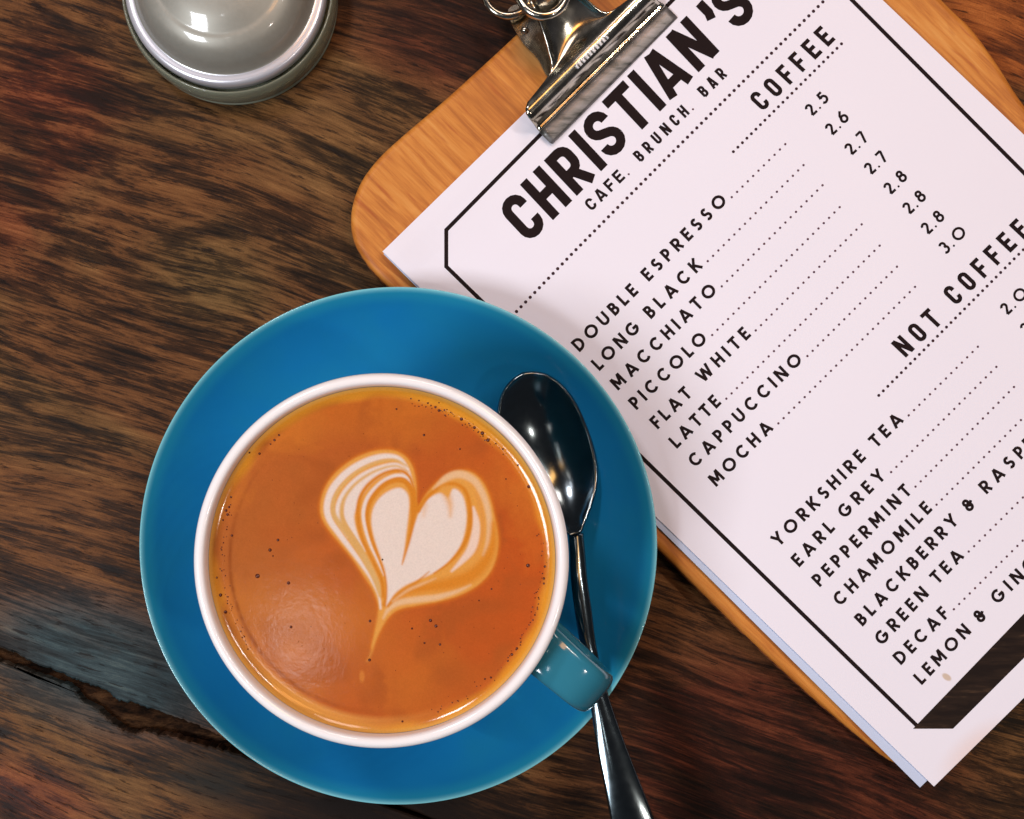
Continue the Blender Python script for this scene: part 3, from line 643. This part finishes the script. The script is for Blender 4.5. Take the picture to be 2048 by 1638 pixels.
# foamy pale crescent at lower edge
am = np.exp(-((np.degrees(AA)-243+360) % 360-0)**2/1) if False else np.exp(-((((np.degrees(AA)-245)+180) % 360-180)/32)**2)
e3 = (np.clip((rn-.90)/.03, 0, 1)*am*.6)[..., None]; col = col*(1-e3)+lin(232, 170, 84)*e3
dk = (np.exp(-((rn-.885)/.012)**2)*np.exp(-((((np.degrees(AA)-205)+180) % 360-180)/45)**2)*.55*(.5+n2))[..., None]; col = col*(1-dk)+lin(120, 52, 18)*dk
def inpoly(poly):
    p = catmull(poly, 6, True); ins = np.zeros(cxp.shape, bool); dist = np.full(cxp.shape, 1e9)
    box = (cxp > p[:, 0].min()-80) & (cxp < p[:, 0].max()+80) & (cyp > p[:, 1].min()-80) & (cyp < p[:, 1].max()+80)
    xs_ = cxp[box]; ys_ = cyp[box]; inn = np.zeros(xs_.shape, bool); dd = np.full(xs_.shape, 1e9)
    for i in range(len(p)):
        x1, y1 = p[i]; x2, y2 = p[(i+1) % len(p)]
        c_ = ((y1 > ys_) != (y2 > ys_)) & (xs_ < (x2-x1)*(ys_-y1)/(y2-y1+1e-12)+x1); inn ^= c_
        L2 = (x2-x1)**2+(y2-y1)**2+1e-9; tt = np.clip(((xs_-x1)*(x2-x1)+(ys_-y1)*(y2-y1))/L2, 0, 1)
        dd = np.minimum(dd, np.hypot(xs_-x1-tt*(x2-x1), ys_-y1-tt*(y2-y1)))
    dist[box] = np.where(inn, dd, -dd); dist[~box] = -999
    return dist
def paint(dist, c, soft, k=1.0):
    global col
    a = np.clip(dist/soft+.5, 0, 1); a = (a*a*(3-2*a)*k)[..., None]; col = col*(1-a)+c*a
def stroke(path, wid, c, soft=14, k=1.0):
    global col
    soft *= 1.7
    p = catmull([(*q, w0) for q, w0 in zip(path, np.interp(np.linspace(0, 1, len(path)), np.linspace(0, 1, len(wid)), wid))], 6)
    box = (cxp > p[:, 0].min()-70) & (cxp < p[:, 0].max()+70) & (cyp > p[:, 1].min()-70) & (cyp < p[:, 1].max()+70)
    xs_ = cxp[box]; ys_ = cyp[box]; best = np.full(xs_.shape, -1e9)
    for i in range(len(p)-1):
        x1, y1, w1 = p[i]; x2, y2, w2 = p[i+1]; L2 = (x2-x1)**2+(y2-y1)**2+1e-9
        tt = np.clip(((xs_-x1)*(x2-x1)+(ys_-y1)*(y2-y1))/L2, 0, 1)
        best = np.maximum(best, (w1+(w2-w1)*tt)/2-np.hypot(xs_-x1-tt*(x2-x1), ys_-y1-tt*(y2-y1)))
    a = np.zeros(cxp.shape); a[box] = np.clip(best/soft+.5, 0, 1); a = (a*a*(3-2*a)*k)[..., None]; col = col*(1-a)+c*a
heart = [(866, 540), (866, 400), (835, 265), (770, 185), (680, 150), (560, 155), (430, 200), (320, 270), (230, 360), (170, 470), (150, 580), (165, 660), (215, 745), (300, 850), (390, 960), (470, 1080), (540, 1190), (580, 1300), (585, 1400), (560, 1500), (535, 1620), (600, 1490), (660, 1395), (740, 1335), (880, 1305), (1040, 1275), (1200, 1225), (1330, 1150), (1420, 1050), (1465, 930), (1475, 800), (1450, 650), (1420, 520), (1370, 400), (1290, 320), (1190, 300), (1090, 335), (1000, 410), (930, 490), (890, 570), (875, 600)]
hd_ = inpoly(heart)
WHT = lin(232, 214, 200); PEA = lin(230, 186, 138); ORG = lin(214, 132, 40); YEL = lin(226, 158, 72)
paint(hd_+14, lin(212, 116, 34), 46, .8); paint(hd_, YEL, 26)
stroke([(840, 420), (800, 290), (740, 215), (650, 195), (540, 215), (420, 270), (320, 345), (240, 445), (203, 560), (218, 660), (290, 770), (380, 890), (460, 1000), (530, 1110), (585, 1230), (600, 1330)], [12, 30, 44, 52, 52, 46, 34, 20, 12], WHT)
stroke([(810, 330), (730, 262), (600, 285), (470, 345), (370, 430), (305, 530), (285, 620), (310, 700), (360, 790)], [14, 42, 54, 54, 46, 24], WHT)
stroke([(810, 370), (730, 285), (640, 300), (520, 360), (430, 450), (385, 540), (365, 630), (385, 710), (425, 800), (480, 900)], [14, 30, 60, 96, 100, 70, 30, 12], WHT)
stroke([(800, 270), (700, 222), (560, 246), (430, 308), (335, 390), (268, 480), (244, 570), (262, 650), (330, 740), (430, 870), (500, 990), (560, 1110), (600, 1230)], [10, 18, 20, 22, 26, 34, 44, 50, 46, 36], lin(218, 172, 106), 16)
stroke([(805, 310), (720, 268), (600, 290), (480, 350), (385, 430), (325, 520), (308, 610), (330, 700), (390, 800), (450, 900)], [8, 14, 20, 24, 30, 44, 50], lin(218, 168, 98), 16)
stroke([(856, 470), (815, 350), (740, 302), (630, 322), (525, 392), (458, 480), (432, 580), (436, 690), (462, 800), (510, 910), (560, 1010), (612, 1130), (620, 1240)], [20, 26, 26, 30, 30, 26, 22, 26, 30], ORG)
stroke([(835, 450), (795, 360), (725, 338), (635, 372), (555, 440), (498, 520), (472, 620), (486, 730), (522, 850), (572, 960), (625, 1080)], [12, 24, 32, 32, 26, 18, 10], WHT, 12)
stroke([(848, 600), (840, 470), (790, 388), (720, 372), (640, 400), (572, 460), (520, 540), (500, 640), (520, 760), (560, 880), (604, 990), (640, 1110), (648, 1220), (630, 1300)], [44, 44, 40, 40, 36, 26, 20, 18, 24, 34], ORG)
stroke([(1000, 440), (1090, 358), (1190, 330), (1290, 372), (1352, 460), (1392, 570), (1410, 700), (1398, 830), (1365, 930)], [20, 50, 56, 50, 44, 40, 30, 16], PEA, 18)
stroke([(1310, 470), (1345, 580), (1362, 700), (1350, 820), (1310, 920)], [10, 16, 16, 12], lin(222, 150, 74), 18)
stroke([(1290, 580), (1312, 690), (1302, 800), (1270, 895), (1205, 975), (1130, 1050)], [20, 50, 64, 62, 40, 14], lin(236, 206, 184), 16)
stroke([(1440, 700), (1435, 850), (1380, 980), (1280, 1080), (1130, 1140), (960, 1170), (800, 1210), (690, 1290)], [30, 60, 90, 100, 80, 50, 24], lin(216, 130, 34), 40, .85)
stroke([(620, 1400), (660, 1335), (740, 1285), (880, 1262), (1020, 1245), (1160, 1205), (1270, 1155)], [14, 30, 42, 46, 40, 26, 8], PEA, 18)
lobe = [(806, 640), (812, 540), (796, 470), (745, 432), (675, 448), (600, 500), (548, 580), (532, 680), (552, 800), (592, 920), (632, 1040), (650, 1150), (650, 1240), (646, 1310), (700, 1225), (780, 1160), (880, 1115), (1000, 1060), (1100, 985), (1180, 885), (1222, 780), (1240, 650), (1225, 530), (1190, 462), (1140, 440), (1105, 500), (1085, 490), (1040, 470), (960, 510), (900, 590), (862, 680), (824, 790), (795, 890), (765, 985), (778, 880), (792, 760)]
paint(inpoly(lobe), WHT, 26)
stroke([(880, 600), (930, 520), (990, 462), (1075, 412), (1160, 402), (1232, 456), (1262, 560), (1266, 680), (1244, 800), (1188, 905), (1105, 995), (1000, 1068)], [34, 28, 26, 26, 30, 34, 28, 20, 10], ORG)
stroke([(855, 560), (838, 680), (818, 790), (790, 900), (760, 1000)], [50, 34, 26, 16, 5], ORG, 16)
stroke([(1075, 440), (1100, 500), (1118, 560), (1120, 640)], [56, 44, 30, 6], YEL, 40, .8)
stroke([(930, 560), (920, 640)], [30, 4], YEL, 40, .5)
stroke([(655, 1310), (740, 1215), (860, 1140), (960, 1055)], [20, 22, 18, 4], ORG, 16)
stroke([(690, 1275), (800, 1195), (900, 1150), (1010, 1105)], [10, 18, 16, 4], PEA, 18, .8)
stroke([(600, 1360), (580, 1450), (560, 1540), (530, 1660), (500, 1720)], [40, 30, 18, 12, 4], YEL, 24, .7)
# the little drip mark below the heart
dx = PX-724; dy = PY-1353; ddd = 13-np.hypot(dx*2.2, dy); a = (np.clip(ddd/8+.3, 0, 1)*.55)[..., None]; col = col*(1-a)+lin(222, 140, 60)*a
# tiny dark bubbles along the rim and scattered (their craters are also built below)
bubs = [(822, 797, 2), (838, 801, 2), (856, 806, 2.4), (862, 811, 2), (871, 814, 3), (878, 821, 3.4), (889, 820, 2.4), (904, 826, 1.6), (923, 838, 4), (949, 855, 3.6), (965, 866, 4.6), (976, 880, 4.4), (992, 887, 2), (1006, 898, 2.4), (938, 847, 2), (793, 818, 2.4), (848, 870, 3), (920, 898, 2.2),
        (558, 870, 2.6), (549, 880, 3), (541, 888, 2), (519, 907, 3), (500, 905, 2.4), (452, 1021, 3.2), (458, 1014, 3), (462, 994, 2.6), (455, 1029, 3.4), (446, 1040, 2.4), (464, 1071, 3), (556, 1080, 3.4), (540, 1100, 4), (546, 1112, 2), (515, 1152, 5.4), (577, 1166, 4), (582, 1254, 3.2), (441, 1190, 4), (451, 1224, 4), (434, 1155, 2.4),
        (740, 1242, 3.4), (861, 1241, 4), (872, 1252, 4), (824, 1257, 2.6), (849, 1286, 2.6), (880, 1289, 3), (739, 1320, 3.6), (1056, 1131, 4.6), (1090, 1133, 3), (1088, 1157, 3), (1088, 1167, 2.6), (1058, 973, 4), (1036, 930, 2.4), (1012, 958, 2), (983, 1178, 2.2), (958, 1201, 2),
        (1034, 1297, 3.2), (1024, 1309, 3.4), (1016, 1322, 2.4), (982, 1355, 2.6), (970, 1358, 2.4), (805, 1443, 2.6), (1070, 1230, 2.2), (1066, 1240, 2), (1075, 1218, 2)]
for k in range(150):
    a_ = math.radians(random.choice([random.uniform(-72, 10), random.uniform(40, 80), random.uniform(160, 215)])); r_ = random.gauss(.925, .012)*RC
    q = (CC[0]+r_*math.cos(a_), CC[1]+r_*math.sin(a_)); bubs.append((NX+q[0]*FPX/(H-ZC), NY-q[1]*FPX/(H-ZC), random.uniform(.8, 1.9)))
for k in range(120):
    a_ = random.uniform(0, 6.28); r_ = math.sqrt(random.random())*.86*RC
    q = (CC[0]+r_*math.cos(a_), CC[1]+r_*math.sin(a_)); bubs.append((NX+q[0]*FPX/(H-ZC), NY-q[1]*FPX/(H-ZC), random.uniform(.5, 1.1)))
colf = np.clip(col*.94, 0, 1)
nv = X.size
verts = np.stack([X.ravel(), Y.ravel(), Zm.ravel()], 1)
def on_milk(px, py):
    rr0 = math.hypot((px-NX)*(H-ZC)/FPX-CC[0], (NY-py)*(H-ZC)/FPX-CC[1]); an = math.atan2((NY-py)*(H-ZC)/FPX-CC[1], (px-NX)*(H-ZC)/FPX-CC[0]) % (2*math.pi)
    return hd_[min(NRr-1, int(np.searchsorted(rr_, rr0))), int(an/(2*math.pi)*NA) % NA] > -30
bubs = [b for b in bubs if not on_milk(b[0], b[1])]
ii, jj = np.meshgrid(np.arange(NRr-1), np.arange(NA), indexing='ij'); j2 = (jj+1) % NA
fa = np.stack([ii*NA+jj, (ii+1)*NA+jj, (ii+1)*NA+j2, ii*NA+j2], -1).reshape(-1, 4)
infl = hd_.ravel()[fa].mean(1) > 0
cm = NT('coffee_foam'); at = cm.n('ShaderNodeVertexColor', layer_name='Col'); cpz = cm.pos()
cn = cm.noise(cpz, 2600, 2, .6); cn2 = cm.noise(cpz, 420, 3, .6); cn3 = cm.noise(cm.mapping(cpz, scale=(1, 1, 1)), 1100, 3, .7)
cm.col(cm.mix(1.0, at.outputs[0], cm.ramp(cn, [(.3, (.90, .90, .90)), (.7, (1, 1, 1))]), 'MULTIPLY'))
rough_patch = cm.blob(cpz, P(600, 1265, ZC)[:2], (.0105, .0075), .9, -.8)
cm.l(cm.math('ADD', .07, cm.math('MULTIPLY', cn2, .09)), cm.b.inputs['Roughness'])
hgt = cm.math('ADD', cm.math('MULTIPLY', cn2, .25), cm.math('MULTIPLY', cn3, cm.math('ADD', .05, cm.math('MULTIPLY', rough_patch, .2))))
cm.bump(hgt, .35, .0003); cm.set(Specular_IOR_Level=.45, Subsurface_Weight=.08, Subsurface_Radius=(.002, .001, .0006), Subsurface_Scale=.5)
def part_mesh(name, F, parent):
    used, inv = np.unique(F, return_inverse=True); V = verts[used]; F2 = inv.reshape(F.shape)
    me = bpy.data.meshes.new(name); me.from_pydata(V.tolist(), [], F2.tolist()); me.materials.append(cm.m); me.shade_smooth()
    ca = me.color_attributes.new('Col', 'FLOAT_COLOR', 'POINT')
    cc = np.ones((len(V), 4), np.float32); cc[:, :3] = colf.reshape(-1, 3)[used]; ca.data.foreach_set('color', cc.ravel()); me.update()
    o = bpy.data.objects.new(name, me); link(o); o.parent = parent; o.matrix_parent_inverse = Matrix.Translation(-parent.location); return o
cap_f = fa
part_mesh('crema', fa[~infl], coffee); part_mesh('milk_heart', fa[infl], coffee)
# bubbles: small dark glossy half-domes
bv = []; bf = []
for (bx_, by_, br_) in bubs:
    c0 = P(bx_, by_, ZC); r0 = br_*(H-ZC)/FPX*.95; b0 = len(bv); d0 = math.hypot(c0.x-CC[0], c0.y-CC[1])
    zl = max(0, (d0-.0364)/(RC-.0364))**2.2*.0012 if d0 > .0364 else 0
    bv.append(c0+Vector((0, 0, r0*.5+zl)))
    for rr0, hh in ((.6, .38), (1.0, -.1)):
        for k in range(10): an = k*.6283; bv.append(c0+Vector((r0*rr0*math.cos(an), r0*rr0*math.sin(an), r0*hh+zl)))
    for k in range(10):
        k2 = (k+1) % 10; bf.append((b0, b0+1+k, b0+1+k2)); bf.append((b0+1+k, b0+11+k, b0+11+k2, b0+1+k2))
bbm = NT('bubble_film'); bbm.col(srgb(84, 32, 14)); bbm.set(Roughness=.2, Specular_IOR_Level=.4)
bb_o = obj('foam_bubbles', bv, bf, bbm.m, coffee, True); bb_o['kind'] = 'stuff'

# ------------------------------------------------------------------ teaspoon
st = NT('polished_spoon_steel'); sn_ = st.noise(st.pos(), 300, 3, .6); st.col(st.mix(sn_, (.15, .19, .20, 1), (.19, .23, .245, 1)))
st.l(st.math('ADD', .09, st.math('MULTIPLY', sn_, .12)), st.b.inputs['Roughness']); st.set(Metallic=1.0)
spoon = thing('teaspoon', 'polished steel teaspoon lying on the blue saucer between cup and menu', 'spoon', P(1150, 1060, .012))
def spoon_grid(name, rows, ncol, depth, thick):
    v = []; f = []
    for (x, y, z, hw, ang, dp) in rows:
        ca, sa_ = math.cos(ang), math.sin(ang)
        for k in range(ncol+1):
            a = -1+2*k/ncol; z2 = z-dp*(1-a*a)
            v.append(P(x+ca*hw*a, y+sa_*hw*a, z2))
    for i in range(len(rows)-1):
        for k in range(ncol): q = i*(ncol+1)+k; f.append((q, q+1, q+ncol+2, q+ncol+1))
    o = obj(name, v, f, st.m, spoon, True); m_ = o.modifiers.new('thickness', 'SOLIDIFY'); m_.thickness = thick; m_.offset = 0; return o
ax0 = np.array((1046, 747.)); ax1 = np.array((1152, 1068.)); dv = ax1-ax0; La = np.linalg.norm(dv); dvn = dv/La; pang = math.atan2(-dvn[0], dvn[1]) ; pang = math.atan2(-dvn[0]*1.0, dvn[1])
rows = []
prof_w = catmull([(0, 0), (.02, 26), (.07, 50), (.16, 70), (.30, 84), (.46, 88), (.62, 84), (.76, 70), (.87, 46), (.94, 26), (1.0, 11)], 5)
for u_, w0 in prof_w:
    p = ax0+dv*u_; zr = .0165+.0045*((u_-.55)/.5)**2; dp = .0050*(1-abs(2*u_-1)**2.4)
    rows.append((p[0], p[1], zr, max(w0, .5), math.atan2(-dvn[0], dvn[1]), max(0, dp)))
spoon_grid('bowl', rows, 26, 0, .0008)
hpts = catmull([(1152, 1068, .0174, 11), (1155, 1110, .0190, 12), (1158, 1160, .0205, 13), (1166, 1220, .0215, 13.5), (1176, 1290, .0225, 12.5), (1190, 1360, .0240, 14), (1205, 1425, .0252, 19), (1224, 1500, .0262, 27), (1244, 1570, .0268, 34), (1264, 1640, .0268, 41), (1288, 1730, .0258, 48), (1300, 1780, .0250, 46), (1309, 1812, .0245, 30), (1312, 1822, .0243, 4)], 5)
rows = []
for i, (x, y, z, hw) in enumerate(hpts):
    a = hpts[max(0, i-1)]; b = hpts[min(len(hpts)-1, i+1)]; d = np.array((b[0]-a[0], b[1]-a[1])); d /= np.linalg.norm(d)
    rows.append((x, y, z, hw, math.atan2(-d[0], d[1]), -.0009*min(1, hw/14)))
spoon_grid('handle', rows, 14, 0, .0014)

# ------------------------------------------------------------------ glass pot with steel lid
GC = P(470, 5, 0)[:2]
gl = NT('clear_glass'); gl.col((.50, .52, .38, 1)); gl.set(Roughness=.12, IOR=1.46); gl.b.inputs['Transmission Weight'].default_value = .62
sl = NT('brushed_lid_steel'); sln = sl.noise(sl.pos(), 700, 3, .6); sl.col(sl.mix(sln, (.30, .29, .24, 1), (.36, .345, .29, 1)))
sl.l(sl.math('ADD', .42, sl.math('MULTIPLY', sln, .10)), sl.b.inputs['Roughness']); sl.set(Metallic=.35, Coat_Weight=.8, Coat_Roughness=.08)
pot = thing('glass_pot', 'small round clear glass pot with a pale grey domed lid at the top left', 'jar', (GC[0], GC[1], 0))
gprof = [(.0005, .0004), (.0270, .0004), (.0288, .0009), (.0297, .0028), (.0299, .0060), (.0296, .0085), (.0291, .0096), (.0286, .0092), (.0283, .0080), (.0280, .0060), (.0265, .0045), (.0005, .0042)]
lathe('glass_body', [tuple(p) for p in catmull(gprof, 3)], GC, gl.m, pot, 128)
lprof = [(.0255, .0070), (.0276, .0085), (.0279, .0100), (.0279, .0112), (.0275, .0120), (.0268, .0124), (.0258, .0125), (.0250, .0128), (.0243, .0142), (.0230, .0165), (.0208, .0190), (.0185, .0203), (.0172, .0206), (.0160, .0212), (.0130, .0226), (.0090, .0236), (.0050, .0240), (.0004, .0241)]
rl = NT('bright_lid_rim'); rl.col((.70, .70, .74, 1)); rl.set(Metallic=.5, Roughness=.3, Coat_Weight=.6)
lp_ = [tuple(p) for p in catmull(lprof, 3)]
lathe('lid', lp_, GC, sl.m, pot, 128, [sl.m, rl.m], [1 if i < 20 else 0 for i in range(len(lp_)-1)])
